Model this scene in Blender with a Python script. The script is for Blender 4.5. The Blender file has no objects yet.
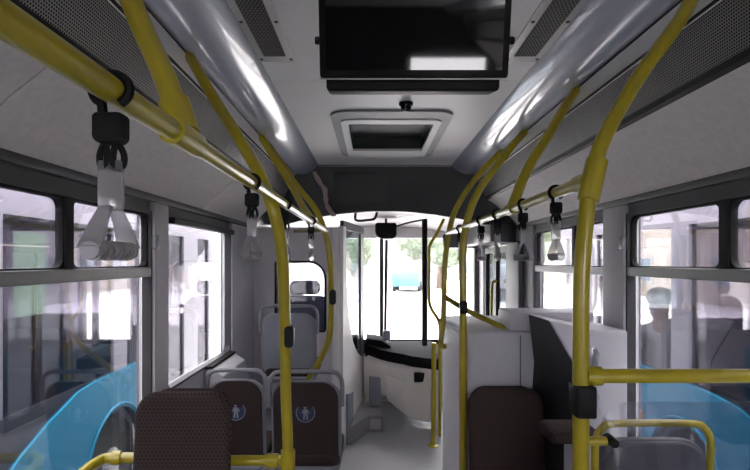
import bpy, bmesh, math, random
from mathutils import Vector, Matrix
random.seed(7)
S = bpy.context.scene
C = S.collection
# ------------------------------------------------------------------ camera, world, light, exposure
EYE = 1.60; FPX = 520.0; VX, VY = 372.0, 261.0
cam_d = bpy.data.cameras.new('camera'); cam = bpy.data.objects.new('camera', cam_d); C.objects.link(cam)
cam.location = (0, 0, EYE); cam.rotation_euler = (math.pi/2, 0, 0)
cam_d.sensor_width = 36; cam_d.lens = FPX/750*36
cam_d.shift_x = (375-VX)/750; cam_d.shift_y = (VY-235)/750
cam_d.clip_start = 0.02; cam_d.clip_end = 400
S.camera = cam
W = bpy.data.worlds.new('overcast'); S.world = W; W.use_nodes = True
nt = W.node_tree; bg = nt.nodes['Background']
bg.inputs['Color'].default_value = (1.0, 0.972, 0.965, 1); bg.inputs['Strength'].default_value = 1.0
sun_d = bpy.data.lights.new('sun', 'SUN'); sun_d.energy = 0.9; sun_d.angle = 0.6; sun_d.color = (1, .97, .93)
sun = bpy.data.objects.new('sun', sun_d); C.objects.link(sun); sun.rotation_euler = (math.radians(-28), math.radians(12), 0)
S.view_settings.view_transform = 'Standard'; S.view_settings.look = 'None'
S.view_settings.gamma = 1; S.view_settings.use_curve_mapping = False
S.view_settings.exposure = 3.85
S.cycles.transparent_max_bounces = 32; S.cycles.max_bounces = 10; S.cycles.diffuse_bounces = 6

# ------------------------------------------------------------------ materials
M = {}
def mat(name, col, rough=.6, metal=0., var=.06, scale=8., bump=0., bscale=200., spec=.5, coat=0.):
    m = bpy.data.materials.new(name); m.use_nodes = True; t = m.node_tree; n = t.nodes; b = n['Principled BSDF']
    b.inputs['Roughness'].default_value = rough; b.inputs['Metallic'].default_value = metal
    b.inputs['Specular IOR Level'].default_value = spec; b.inputs['Coat Weight'].default_value = coat
    tc = n.new('ShaderNodeTexCoord'); ns = n.new('ShaderNodeTexNoise'); ns.inputs['Scale'].default_value = scale; ns.inputs['Detail'].default_value = 4
    t.links.new(tc.outputs['Object'], ns.inputs['Vector'])
    r = n.new('ShaderNodeValToRGB'); c = Vector(col)
    r.color_ramp.elements[0].position = .3; r.color_ramp.elements[1].position = .7
    r.color_ramp.elements[0].color = (*(c*(1-var)), 1); r.color_ramp.elements[1].color = (*[min(1, v*(1+var)) for v in c], 1)
    t.links.new(ns.outputs['Fac'], r.inputs['Fac']); t.links.new(r.outputs['Color'], b.inputs['Base Color'])
    if bump:
        n2 = n.new('ShaderNodeTexNoise'); n2.inputs['Scale'].default_value = bscale
        t.links.new(tc.outputs['Object'], n2.inputs['Vector'])
        bp = n.new('ShaderNodeBump'); bp.inputs['Strength'].default_value = bump; bp.inputs['Distance'].default_value = .003
        t.links.new(n2.outputs['Fac'], bp.inputs['Height']); t.links.new(bp.outputs['Normal'], b.inputs['Normal'])
    M[name] = m; return m
def glass(name, tint, refl=.06, rough=0.):
    m = bpy.data.materials.new(name); m.use_nodes = True; t = m.node_tree; n = t.nodes
    n.remove(n['Principled BSDF']); out = n['Material Output']
    tr = n.new('ShaderNodeBsdfTransparent'); gl = n.new('ShaderNodeBsdfGlossy'); gl.inputs['Roughness'].default_value = rough
    ns = n.new('ShaderNodeTexNoise'); ns.inputs['Scale'].default_value = 3
    tc = n.new('ShaderNodeTexCoord'); t.links.new(tc.outputs['Object'], ns.inputs['Vector'])
    r = n.new('ShaderNodeValToRGB'); r.color_ramp.elements[0].color = (*[v*.96 for v in tint], 1); r.color_ramp.elements[1].color = (*tint, 1)
    t.links.new(ns.outputs['Fac'], r.inputs['Fac']); t.links.new(r.outputs['Color'], tr.inputs['Color'])
    lw = n.new('ShaderNodeLayerWeight'); lw.inputs['Blend'].default_value = .25
    mr = n.new('ShaderNodeMapRange'); mr.inputs['To Min'].default_value = refl; mr.inputs['To Max'].default_value = min(1, refl+.45)
    t.links.new(lw.outputs['Fresnel'], mr.inputs['Value'])
    mx = n.new('ShaderNodeMixShader'); t.links.new(mr.outputs['Result'], mx.inputs['Fac'])
    t.links.new(tr.outputs['BSDF'], mx.inputs[1]); t.links.new(gl.outputs['BSDF'], mx.inputs[2]); t.links.new(mx.outputs['Shader'], out.inputs['Surface'])
    M[name] = m; return m
def perforated(name, base, hole, pitch, rad, metal=.4, rough=.45):
    """staggered round holes over UV metres"""
    m = mat(name, base, rough, metal); t = m.node_tree; n = t.nodes; b = n['Principled BSDF']
    def mth(op, a, bb=None):
        q = n.new('ShaderNodeMath'); q.operation = op
        for i, v in enumerate((a, bb)):
            if v is None: continue
            if isinstance(v, (int, float)): q.inputs[i].default_value = v
            else: t.links.new(v, q.inputs[i])
        return q.outputs[0]
    uv = n.new('ShaderNodeUVMap'); sp = n.new('ShaderNodeSeparateXYZ'); t.links.new(uv.outputs['UV'], sp.inputs[0])
    v = mth('DIVIDE', sp.outputs['Y'], pitch*.866); row = mth('FLOOR', v)
    sh = mth('MULTIPLY', mth('MODULO', mth('ABSOLUTE', row), 2), .5)
    u = mth('ADD', mth('DIVIDE', sp.outputs['X'], pitch), sh)
    fu = mth('SUBTRACT', mth('FRACT', u), .5); fv = mth('MULTIPLY', mth('SUBTRACT', mth('FRACT', v), .5), .866)
    d = mth('SQRT', mth('ADD', mth('MULTIPLY', fu, fu), mth('MULTIPLY', fv, fv)))
    k = mth('LESS_THAN', d, rad)
    mx = n.new('ShaderNodeMix'); mx.data_type = 'RGBA'; t.links.new(k, mx.inputs['Factor'])
    src = [l for l in t.links if l.to_socket == b.inputs['Base Color']][0].from_socket
    t.links.new(src, mx.inputs[6]); mx.inputs[7].default_value = (*hole, 1); t.links.new(mx.outputs[2], b.inputs['Base Color'])
    mm = mth('MULTIPLY', mth('SUBTRACT', 1, k), metal); t.links.new(mm, b.inputs['Metallic'])
    rr = mth('ADD', mth('MULTIPLY', k, .5), rough); t.links.new(rr, b.inputs['Roughness'])
    return m
mat('ceiling_white', (.80, .78, .765), .45, var=.03, scale=2)
mat('felt', (.66, .63, .615), .9, var=.07, scale=40, bump=.25, bscale=260)
mat('cove', (.43, .445, .52), .22, var=.03, scale=3, coat=.5)
mat('strip_white', (.82, .80, .77), .5, var=.03)
mat('black_trim', (.007, .007, .008), .5, var=.2, spec=.2)
mat('black_rubber', (.009, .009, .010), .7, var=.15, spec=.25)
mat('dark_frame', (.05, .05, .055), .5, var=.1)
mat('alu_frame', (.19, .19, .19), .4, .3, var=.08)
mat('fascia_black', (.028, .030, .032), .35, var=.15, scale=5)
mat('panel_grey', (.62, .61, .635), .55, var=.04, scale=5, bump=.1)
mat('pillar_grey', (.55, .54, .56), .6, var=.05, scale=6)
mat('box_grey', (.58, .57, .61), .5, var=.04, scale=5)
mat('cab_white', (.80, .78, .775), .5, var=.03, scale=4)
mat('dash_beige', (.74, .70, .665), .6, var=.05, scale=6)
mat('dash_dark', (.010, .010, .012), .95, var=.15, scale=10, spec=.08)
mat('yellow_rail', (.43, .35, .014), .28, var=.06, scale=15, coat=.3)
mat('seat_slate', (.09, .093, .115), .5, var=.06)
mat('seat_grey', (.22, .23, .27), .5, var=.06)
mat('handle_grey', (.25, .25, .27), .4, var=.05)
mat('blue_sticker', (.016, .03, .09), .4, var=.05)
mat('white_sticker', (.26, .29, .36), .4, var=.03)
mat('steel', (.55, .55, .56), .3, .9, var=.05)
mat('vent_plate', (.42, .40, .39), .4, .3, var=.05)
mat('floor_vinyl', (.34, .34, .35), .5, var=.12, scale=60, bump=.1)
mat('screen', (.006, .006, .007), .04, var=.1, spec=.8)
mat('bezel', (.004, .004, .004), .4, var=.1, spec=.12)
mat('wire_pink', (.42, .30, .29), .6); mat('wire_grey', (.30, .28, .28), .6)
mat('white_plate', (.75, .8, .76), .4, var=.03)
mat('asphalt', (.52, .51, .50), .9, var=.1, scale=.8)
mat('bus_blue', (.008, .17, .29), .5, var=.03, scale=2, spec=.2)
mat('bus_navy', (.02, .022, .035), .4, var=.1, spec=.3)
mat('bus_lilac', (.22, .205, .25), .35, var=.04)
mat('bus_roof', (.6, .59, .63), .4, var=.03)
mat('bus_inside', (.15, .145, .17), .7, var=.06)
mat('tyre', (.02, .02, .02), .8, var=.2, bump=.3, bscale=60)
mat('rim', (.35, .34, .33), .45, .5, var=.1)
mat('amber', (.8, .22, .06), .3, var=.05)
mat('seat_navy', (.03, .035, .07), .7, var=.1)
mat('build_white', (.36, .355, .345), .8, var=.05, scale=.5)
mat('build_cream', (.36, .32, .27), .8, var=.06, scale=.5)
mat('build_green', (.30, .48, .30), .7, var=.05)
mat('window_dark', (.18, .22, .25), .2, var=.1)
mat('leaf', (.13, .16, .11), .7, var=.4, scale=5, bump=.5, bscale=8)
mat('bark', (.14, .10, .07), .9, var=.2)
mat('teal_paint', (.05, .13, .14), .3, var=.05)
mat('skin', (.45, .26, .18), .6, var=.04); mat('hair', (.02, .016, .013), .6, var=.2); mat('shirt', (.80, .78, .82), .8, var=.03); mat('trousers', (.05, .055, .08), .8)
mat('red_bit', (.5, .12, .08), .5); mat('hatch_dark', (.036, .042, .042), .25, var=.15)
mat('hatch_grey', (.24, .235, .24), .5, var=.05)
perforated('grille', (.27, .26, .25), (.016, .015, .014), .0088, .35, .25, .42)
perforated('vent_grille', (.17, .155, .15), (.010, .009, .009), .0125, .40, .2)
perforated('fabric', (.046, .028, .026), (.024, .015, .015), .013, .30, 0., .85)
glass('glass', (.93, .93, .95), .02); glass('glass_bus', (.46, .445, .50), .03); glass('glass_tint', (.86, .86, .88), .03)
glass('glass_leaf', (.24, .26, .29), .04); glass('glass_door', (.70, .76, .80), .08); glass('clear_plastic', (.80, .79, .80), .20, .12)
_t = M['clear_plastic'].node_tree; _n = _t.nodes; _mx = _n.new('ShaderNodeMixShader'); _df = _n.new('ShaderNodeBsdfDiffuse'); _tl = _n.new('ShaderNodeBsdfTranslucent'); _m2 = _n.new('ShaderNodeMixShader')
_df.inputs['Color'].default_value = (.75, .74, .74, 1); _tl.inputs['Color'].default_value = (.8, .79, .79, 1); _mx.inputs['Fac'].default_value = .32
_old = _n['Material Output'].inputs['Surface'].links[0].from_socket
_t.links.new(_df.outputs[0], _m2.inputs[1]); _t.links.new(_tl.outputs[0], _m2.inputs[2]); _t.links.new(_old, _mx.inputs[1]); _t.links.new(_m2.outputs[0], _mx.inputs[2]); _t.links.new(_mx.outputs[0], _n['Material Output'].inputs['Surface'])

# ------------------------------------------------------------------ mesh helpers
class MB:
    def __init__(s): s.v = []; s.f = []; s.uv = {}
    def add(s, vs, fs):
        o = len(s.v); s.v += [tuple(v) for v in vs]; s.f += [tuple(i+o for i in f) for f in fs]; return o
    def box(s, x0, x1, y0, y1, z0, z1):
        s.add([(x, y, z) for z in (z0, z1) for y in (y0, y1) for x in (x0, x1)],
              [(0, 2, 3, 1), (4, 5, 7, 6), (0, 1, 5, 4), (2, 6, 7, 3), (0, 4, 6, 2), (1, 3, 7, 5)]); return s
    def prism(s, poly, fn, d0, d1):
        """poly: list of (a,b); fn(a,b,d)->xyz"""
        n = len(poly)
        s.add([fn(a, b, d0) for a, b in poly] + [fn(a, b, d1) for a, b in poly],
              [tuple(range(n))[::-1], tuple(range(n, 2*n))] + [(i, (i+1) % n, n+(i+1) % n, n+i) for i in range(n)]); return s
    def slab(s, poly, fn, d0, d1, bev, ins=None):
        """prism with rounded rims"""
        n = len(poly); cx = sum(p[0] for p in poly)/n; cy = sum(p[1] for p in poly)/n
        ext = max(max(abs(p[0]-cx) for p in poly), 1e-4); eyt = max(max(abs(p[1]-cy) for p in poly), 1e-4)
        def inset(q): return [(cx+(a-cx)*(1-q/ext), cy+(b-cy)*(1-q/eyt)) for a, b in poly]
        sg = 1 if d1 > d0 else -1; rings = []
        for k in range(4):
            t = k/3*math.pi/2; rings.append((inset(bev*(1-math.sin(t))), d0+sg*bev*(1-math.cos(t))))
        rings += [(r, d0+d1-d) for r, d in rings[::-1]]
        vs = [fn(a, b, d) for r, d in rings for a, b in r]; fs = [tuple(range(n))[::-1], tuple(range((len(rings)-1)*n, len(rings)*n))]
        for k in range(len(rings)-1):
            fs += [(k*n+i, k*n+(i+1) % n, (k+1)*n+(i+1) % n, (k+1)*n+i) for i in range(n)]
        s.add(vs, fs); return s
    def ring(s, outer, inner, fn, d0, d1):
        n = len(outer); vs = [fn(a, b, d) for d in (d0, d1) for P_ in (outer, inner) for a, b in P_]; fs = []
        for i in range(n):
            j = (i+1) % n
            fs += [(i, j, n+j, n+i), (2*n+i, 3*n+i, 3*n+j, 2*n+j), (i, 2*n+i, 2*n+j, j), (n+i, n+j, 3*n+j, 3*n+i)]
        s.add(vs, fs); return s
    def tube(s, pts, r, n=12, smooth=6, closed=False, caps=True):
        pts = [Vector(p) for p in pts]
        if smooth and len(pts) > 2:
            q = []; L = len(pts)
            for i in range(L if closed else L-1):
                a = pts[(i-1) % L] if closed or i else pts[0]*2-pts[1]; b = pts[i]; c = pts[(i+1) % L]
                d = pts[(i+2) % L] if closed or i+2 < L else c*2-b
                for k in range(smooth):
                    t = k/smooth
                    q.append(.5*((2*b)+(c-a)*t+(2*a-5*b+4*c-d)*t*t+(3*b-a-3*c+d)*t**3))
            if not closed: q.append(pts[-1])
            pts = q
        L = len(pts); rr = r if isinstance(r, (list, tuple)) else None
        T = []
        for i in range(L):
            a = pts[(i-1) % L] if closed or i else pts[0]; b = pts[(i+1) % L] if closed or i < L-1 else pts[-1]
            T.append((b-a).normalized())
        up = Vector((0, 0, 1)) if abs(T[0].z) < .9 else Vector((1, 0, 0))
        nn = (up-T[0]*up.dot(T[0])).normalized(); vs = []
        for i in range(L):
            nn = (nn-T[i]*nn.dot(T[i])).normalized(); bb = T[i].cross(nn)
            rad = r if rr is None else rr[0]+(rr[1]-rr[0])*i/(L-1)
            for k in range(n):
                a = 2*math.pi*k/n; vs.append(pts[i]+(nn*math.cos(a)+bb*math.sin(a))*rad)
        fs = []
        for i in range(L if closed else L-1):
            j = (i+1) % L
            fs += [(i*n+k, i*n+(k+1) % n, j*n+(k+1) % n, j*n+k) for k in range(n)]
        if caps and not closed: fs += [tuple(range(n))[::-1], tuple(range((L-1)*n, L*n))]
        s.add(vs, fs); return s
    def lathe(s, prof, origin, axis='z', n=24):
        o = Vector(origin); vs = []; L = len(prof)
        for r, h in prof:
            for k in range(n):
                a = 2*math.pi*k/n; c, d = r*math.cos(a), r*math.sin(a)
                vs.append(o+Vector({'z': (c, d, h), 'x': (h, c, d), 'y': (c, h, d)}[axis]))
        fs = [(i*n+k, i*n+(k+1) % n, (i+1)*n+(k+1) % n, (i+1)*n+k) for i in range(L-1) for k in range(n)]
        fs += [tuple(range(n))[::-1], tuple(range((L-1)*n, L*n))]
        s.add(vs, fs); return s
    def sheet(s, rows, uvs=None):
        """grid of points rows[i][j]"""
        n = len(rows[0]); s.add([p for r in rows for p in r], [(i*n+j, i*n+j+1, (i+1)*n+j+1, (i+1)*n+j) for i in range(len(rows)-1) for j in range(n-1)]); return s
    def build(s, name, m, parent=None, smooth=True, uvfn=None, bevel=0., ang=40):
        me = bpy.data.meshes.new(name); me.from_pydata(s.v, [], s.f); me.update()
        bm = bmesh.new(); bm.from_mesh(me); bmesh.ops.recalc_face_normals(bm, faces=bm.faces)
        if bevel:
            bmesh.ops.bevel(bm, geom=[e for e in bm.edges if e.is_manifold and e.calc_face_angle(0) > .6], offset=bevel, segments=2, affect='EDGES', profile=.6)
        if uvfn:
            lay = bm.loops.layers.uv.new('UVMap')
            for f in bm.faces:
                for l in f.loops: l[lay].uv = uvfn(l.vert.co, f.normal)
        bm.to_mesh(me); bm.free()
        if smooth: me.shade_smooth(); me.set_sharp_from_angle(angle=math.radians(ang))
        me.materials.append(M[m]); o = bpy.data.objects.new(name, me); C.objects.link(o)
        if parent: o.parent = parent
        return o
def rrect(x0, x1, y0, y1, r, n=5):
    if not isinstance(r, (tuple, list)): r = (r,)*4
    out = []
    for (cx, cy, a0, q) in ((x1-r[0], y1-r[0], 0, r[0]), (x0+r[1], y1-r[1], 90, r[1]), (x0+r[2], y0+r[2], 180, r[2]), (x1-r[3], y0+r[3], 270, r[3])):
        for k in range(n+1):
            a = math.radians(a0+90*k/n); out.append((cx+q*math.cos(a), cy+q*math.sin(a)))
    return out
def rect_like(x0, x1, y0, y1, n=5):
    """outer rectangle with the same vertex count as rrect"""
    out = []
    for (cx, cy) in ((x1, y1), (x0, y1), (x0, y0), (x1, y0)): out += [(cx, cy)]*(n+1)
    return out
XZ = lambda a, b, d: (a, d, b)
YZ = lambda a, b, d: (d, a, b)
XY = lambda a, b, d: (a, b, d)
def P(px, py, Y): return Vector(((px-VX)*Y/FPX, Y, EYE-(py-VY)*Y/FPX))
def tag(o, label=None, cat=None, group=None, kind=None):
    if label: o['label'] = label
    if cat: o['category'] = cat
    if group: o['group'] = group
    if kind: o['kind'] = kind
    return o
def empty(name, loc=(0, 0, 0), rz=0, label=None, cat=None, group=None, kind=None):
    o = bpy.data.objects.new(name, None); o.empty_display_size = .05; C.objects.link(o); o.location = loc; o.rotation_euler = (0, 0, rz)
    return tag(o, label, cat, group, kind)
def copy_tree(o, parent=None):
    c = o.copy(); C.objects.link(c); c.parent = parent
    for ch in [q for q in bpy.data.objects if q.parent == o]: copy_tree(ch, c)
    return c
def thing(name, mb, m, label, cat, group=None, **kw): return tag(mb.build(name, m, **kw), label, cat, group)

# ------------------------------------------------------------------ the bus shell
XC = .108; HW = 1.13
XL, XR = XC-HW, XC+HW
Y0, YF, YB = -2.6, 4.33, 5.90       # rear wall, header, front wall
ground = tag(MB().box(-40, 40, -20, 90, -.55, -.45).build('ground', 'asphalt', smooth=False), 'pale grey concrete yard under the buses', kind='structure')
floor = tag(MB().box(XL-.06, XR+.06, Y0, YB, -.08, 0).build('floor', 'floor_vinyl', smooth=False), 'grey speckled vinyl bus floor', kind='structure')

def side(s):
    """one side of the bus: lower wall, pillars, header strip, felt panels, grille, cove"""
    nm = 'left' if s < 0 else 'right'
    X = lambda h: XC+s*h
    wins = WIN[nm]
    m = MB()
    a, b = sorted((X(HW), X(HW+.06)))
    ys = [Y0]+[v for w in wins for v in w[:2]]+[YB]
    for w in wins: m.box(a, b, w[0], w[1], -.35, w[2])
    wall = tag(m.build('wall_'+nm, 'panel_grey', smooth=False), 'grey lower side wall of the bus on the %s' % nm, kind='structure')
    for i in range(0, len(ys), 2):
        y0, y1 = ys[i], ys[i+1]
        q = MB().box(*sorted((X(HW-.025), X(HW+.055))), y0+.002, y1-.002, -.35, 1.872).build('pillar', 'hatch_grey' if s > 0 and 3.9 < y0 < 4.2 else 'pillar_grey', wall, bevel=.012)
    q = MB().box(*sorted((X(HW-.03), X(HW+.062))), Y0, YB, 1.872, 1.915).build('head_rail', 'dark_frame', wall, bevel=.006)
    q = MB()
    for w in wins: q.box(a, b, w[0], w[1], w[3], 1.872)
    q.build('head_panel', 'dark_frame', wall, smooth=False)
    q = MB().box(*sorted((X(HW), X(HW+.06))), Y0, YB, 1.915, 2.50); q.build('outer_skin', 'bus_roof', wall, smooth=False)
    for i, w in enumerate(wins):
        MB().box(*sorted((X(HW+.061), X(HW+.069))), w[0]-.1, w[1]+.1, -.35, w[2]-.01).build('outer_panel', 'bus_blue', wall, smooth=False)
    for i in range(0, len(ys), 2): MB().box(*sorted((X(HW+.056), X(HW+.0605))), ys[i]+.002, ys[i+1]-.002, .0, 1.9).build('outer_pillar', 'bus_lilac', wall, smooth=False)
    # felt panels with open seams
    seams = [Y0, -.45, 1.28, 3.05, YF]
    for y0, y1 in zip(seams, seams[1:]):
        prof = [(1.118, 1.875), (1.09, 1.918), (1.0, 2.005), (.90, 2.085), (.846, 2.112)]
        q = MB(); back = [(h+.012, z+.014) for h, z in prof]
        pl = prof+back[::-1]
        q.prism(pl, lambda h, z, d: (X(h), d, z), y0+.0025, y1-.0025); q.build('felt_panel', 'felt', wall, ang=30)
    MB().box(*sorted((X(.845), X(.93))), Y0, YF, 2.118, 2.135).build('seam_backing', 'black_trim', wall, smooth=False)
    # black channel under the grille, the perforated grille, white strip
    MB().prism([(.85, 2.105), (.834, 2.113), (.828, 2.13), (.845, 2.135)], lambda h, z, d: (X(h), d, z), Y0, YF).build('channel', 'black_trim', wall, smooth=False)
    L0, L1 = Vector((.838, 2.128)), Vector((.776, 2.262))
    n = 7; g = MB()
    ends = [Y0, .1, 2.55, YF]
    for y0, y1 in zip(ends, ends[1:]):
        g = MB().prism([tuple(L0), tuple(L1), (L1.x+.01, L1.y), (L0.x+.01, L0.y)], lambda h, z, d: (X(h), d, z), y0+.001, y1-.001)
        g.build('perforated_grille', 'grille', wall, smooth=False, uvfn=lambda co, nrm: (co.y, co.z*1.1))
    MB().prism([(.780, 2.258), (.770, 2.262), (.758, 2.325), (.775, 2.33)], lambda h, z, d: (X(h), d, z), Y0, YF).build('white_strip', 'strip_white', wall, smooth=False)
    MB().tube([(X(.768), Y0, 2.262), (X(.768), YF, 2.262)], .005, 8, 0).build('edge_bead', 'black_trim', wall)
    return wall
# window openings: (y0, y1, sill, head)
WIN = {'left': [(-2.2, .10, .62, 1.828), (.32, 2.39, .62, 1.828), (2.56, 3.72, .95, 1.82), (4.52, 5.62, .80, 1.80)],
       'right': [(-2.2, .10, .62, 1.828), (.32, 2.51, .62, 1.828), (2.74, 3.93, .95, 1.828), (4.50, 5.68, .03, 1.75)]}
wall_left = side(-1); wall_right = side(1)

# ceiling with coves
hx0, hx1, hy0, hy1 = XC-.25, XC+.25, 2.97, 3.71
CZ = 2.40
ceiling = tag(MB().box(XL-.06, XR+.06, Y0, YB+.05, 2.50, 2.54).build('ceiling', 'bus_roof', smooth=False), 'flat pale ceiling of the bus with glossy blue-grey coves', kind='structure')
c0, c1 = XC-.556, XC+.556
MB().box(c0, c1, Y0, 2.312, CZ, CZ+.015).build('ceiling_panel', 'ceiling_white', ceiling, bevel=.002)
q = MB(); q.box(c0, hx0, 2.317, YF, CZ, CZ+.015); q.box(hx1, c1, 2.317, YF, CZ, CZ+.015); q.box(hx0, hx1, 2.317, hy0, CZ, CZ+.015); q.box(hx0, hx1, hy1, YF, CZ, CZ+.015)
q.build('ceiling_panel', 'ceiling_white', ceiling, smooth=False)
MB().box(c0, c1, Y0, 2.33, CZ+.016, CZ+.02).build('seam_backing', 'black_trim', ceiling, smooth=False)
for s in (-1, 1):
    prof = []
    A, B_, D = Vector((.762, 2.335)), Vector((.635, 2.292)), Vector((.556, 2.400))
    for k in range(13):
        t = k/12; prof.append(A*(1-t)**2+B_*2*t*(1-t)+D*t*t)
    rows = [[(XC+s*p.x, y, p.y) for p in prof]+[(XC+s*.565, y, 2.415), (XC+s*.77, y, 2.35)] for y in (Y0, YF)]
    mb = MB(); n = len(rows[0]); mb.add(rows[0]+rows[1], [(i, (i+1) % n, n+(i+1) % n, n+i) for i in range(n)]+[tuple(range(n))[::-1], tuple(range(n, 2*n))])
    mb.build('cove_panel', 'cove', ceiling, ang=30)
    MB().tube([(XC+s*.765, Y0, 2.333), (XC+s*.765, YF, 2.333)], .006, 8, 0).build('cove_edge', 'black_trim', ceiling)
    MB().tube([(XC+s*.556, Y0, 2.40), (XC+s*.556, YF, 2.40)], .003, 6, 0).build('cove_edge', 'hatch_grey', ceiling)

# rear wall with its window (behind the viewer)
RW = (.38, XR-.12, 1.25, 1.95)
q = MB(); q.box(XL-.06, XR+.06, Y0-.06, Y0, -.35, RW[2]); q.box(XL-.06, XR+.06, Y0-.06, Y0, RW[3], 2.54); q.box(XL-.06, RW[0], Y0-.06, Y0, RW[2], RW[3]); q.box(RW[1], XR+.06, Y0-.06, Y0, RW[2], RW[3])
wall_rear = tag(q.build('wall_back', 'dark_frame', smooth=False), 'grey rear wall of the bus behind the last seats', kind='structure')
# front wall below the windscreen
q = MB(); q.box(XL-.06, XR+.06, YB, YB+.08, -.35, .66)
wall_front = tag(q.build('wall_front', 'dash_beige', smooth=False), 'low front wall of the bus under the windscreen', kind='structure')
for x in (XL-.06, XR-.08):
    MB().box(x, x+.14, YB-.02, YB+.08, .66, 2.0).build('pillar', 'dark_frame', wall_front, bevel=.02)
MB().box(XL-.06, XR+.06, YB-.02, YB+.1, 1.86, 2.52).build('windscreen_header', 'cab_white', wall_front, smooth=False)

# ------------------------------------------------------------------ windows
def window(num, s, y0, y1, z0, z1, label, sash=None, div=None, latch=None, frame='dark_frame', r=.05):
    w = empty('window_%d' % num, (XC+s*HW, (y0+y1)/2, z0), kind='structure', label=label)
    fn = lambda a, b, d: (s*d, a-(y0+y1)/2, b-z0)
    MB().ring(rect_like(y0, y1, z0, z1), rrect(y0+.012, y1-.012, z0+.012, z1-.012, r), fn, -.012, .03).build('window_frame', frame, w, ang=30)
    def pane(a0, a1, b0, b1, d=.03, nm='pane'):
        MB().prism([(a0, b0), (a1, b0), (a1, b1), (a0, b1)], fn, d, d+.005).build(nm, 'glass', w, smooth=False)
    if sash is None: pane(y0+.01, y1-.01, z0+.01, z1-.01)
    else:
        pane(y0+.01, y1-.01, z0+.01, sash-.015)
        MB().prism([(y0+.005, sash-.022), (y1-.005, sash-.022), (y1-.005, sash+.022), (y0+.005, sash+.022)], fn, -.012, .03).build('sash_bar', 'alu_frame', w, smooth=False, bevel=.005)
        cuts = [y0+.012]+list(div or [])+[y1-.012]
        for i, (a, b) in enumerate(zip(cuts, cuts[1:])):
            lo, hi = a+(.02 if i else 0), b-(.02 if i < len(cuts)-2 else 0)
            MB().ring(rect_like(lo, hi, sash+.02, z1-.012), rrect(lo+.009, hi-.009, sash+.028, z1-.021, .035), fn, .004, .03).build('sliding_frame', 'black_rubber', w, ang=30)
            pane(lo+.01, hi-.01, sash+.03, z1-.02, .02, 'sliding_pane')
        for d in div or []:
            MB().prism([(d-.024, sash+.02), (d+.024, sash+.02), (d+.024, z1-.01), (d-.024, z1-.01)], fn, -.004, .03).build('divider', 'black_rubber', w, smooth=False, bevel=.004)
    if latch: 
        MB().prism([(latch-.018, 1.655), (latch+.018, 1.655), (latch+.018, 1.72), (latch-.018, 1.72)], fn, -.035, -.008).build('latch', 'handle_grey', w, bevel=.008)
    return w
window(1, -1, -2.2, .10, .62, 1.828, 'rearmost left side window behind the viewer', 1.55, [-1.0])
window(2, -1, .32, 2.39, .62, 1.828, 'large left side window with sliding top panes beside the nearest strap', 1.55, [1.755], 2.40)
w3 = window(3, -1, 2.56, 3.72, .95, 1.82, 'left side window without sash ahead of the first grey pillar')
window(4, -1, 4.52, 5.62, .80, 1.80, 'driver side window beyond the cab partition')
window(5, 1, -2.2, .10, .62, 1.828, 'rearmost right side window behind the viewer', 1.55, [-1.0])
window(6, 1, .32, 2.51, .62, 1.828, 'large right side window with sliding top panes above the glass screen', 1.55, [1.83], 2.52)
window(7, 1, 2.74, 3.93, .95, 1.828, 'right side window with sash behind the grey cabinet', 1.545, [3.19])
MB().box(.01, .045, -.56, .56, .835, .868).build('blind', 'black_trim', w3, smooth=False, bevel=.006)
# rear window and windscreen
w8 = empty('window_8', (XC, Y0, 1.05), kind='structure', label='wide rear window behind the viewer')
MB().box(RW[0]-XC, RW[1]-XC, -.035, -.03, RW[2]-1.05, RW[3]-1.05).build('pane', 'glass', w8, smooth=False)
w9 = empty('window_9', (XC, YB, .66), kind='structure', label='bright two-part windscreen at the front of the bus')
for a, b in ((-1.12, -.02), (.02, 1.12)):
    MB().box(a, b, .02, .026, 0, 1.20).build('pane', 'glass', w9, smooth=False)
MB().box(-.022, .022, -.02, .04, 0, 1.2).build('centre_bar', 'dark_frame', w9, bevel=.006)
MB().box(-1.12, 1.12, -.01, .035, .0, .05).build('bottom_seal', 'black_rubber', w9, bevel=.006)
# front passenger door in the right wall
d1 = empty('door_1', (XR, 5.09, 0), kind='structure', label='front passenger door with two tall glazed leaves')
MB().box(.01, .016, -.58, -.38, .05, 1.74).build('fixed_pane', 'glass', d1, smooth=False)
MB().box(-.075, -.028, -.955, -.60, .02, 1.76).build('door_jamb', 'dark_frame', d1, bevel=.008)
for y0, y1 in ((-.37, .12), (.125, .585)):
    pass
    fn = lambda a, b, d: (d, a, b)
    f = MB().ring(rect_like(y0, y1, .03, 1.74), rrect(y0+.05, y1-.05, .12, 1.68, .06), fn, -.01, .035).build('door_leaf', 'dark_frame', d1, ang=30)
    MB().prism([(y0+.04, .1), (y1-.04, .1), (y1-.04, 1.7), (y0+.04, 1.7)], fn, .01, .016).build('pane', 'glass_leaf', f, smooth=False)
MB().tube([(-.02, -.02, .75), (-.07, -.03, .80), (-.07, -.03, 1.35), (-.02, -.02, 1.4)], .014).build('grab_handle', 'yellow_rail', d1)
MB().box(-.24, -.005, -.70, .58, 1.76, 1.93).build('mechanism_cover', 'fascia_black', d1, bevel=.02)

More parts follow.
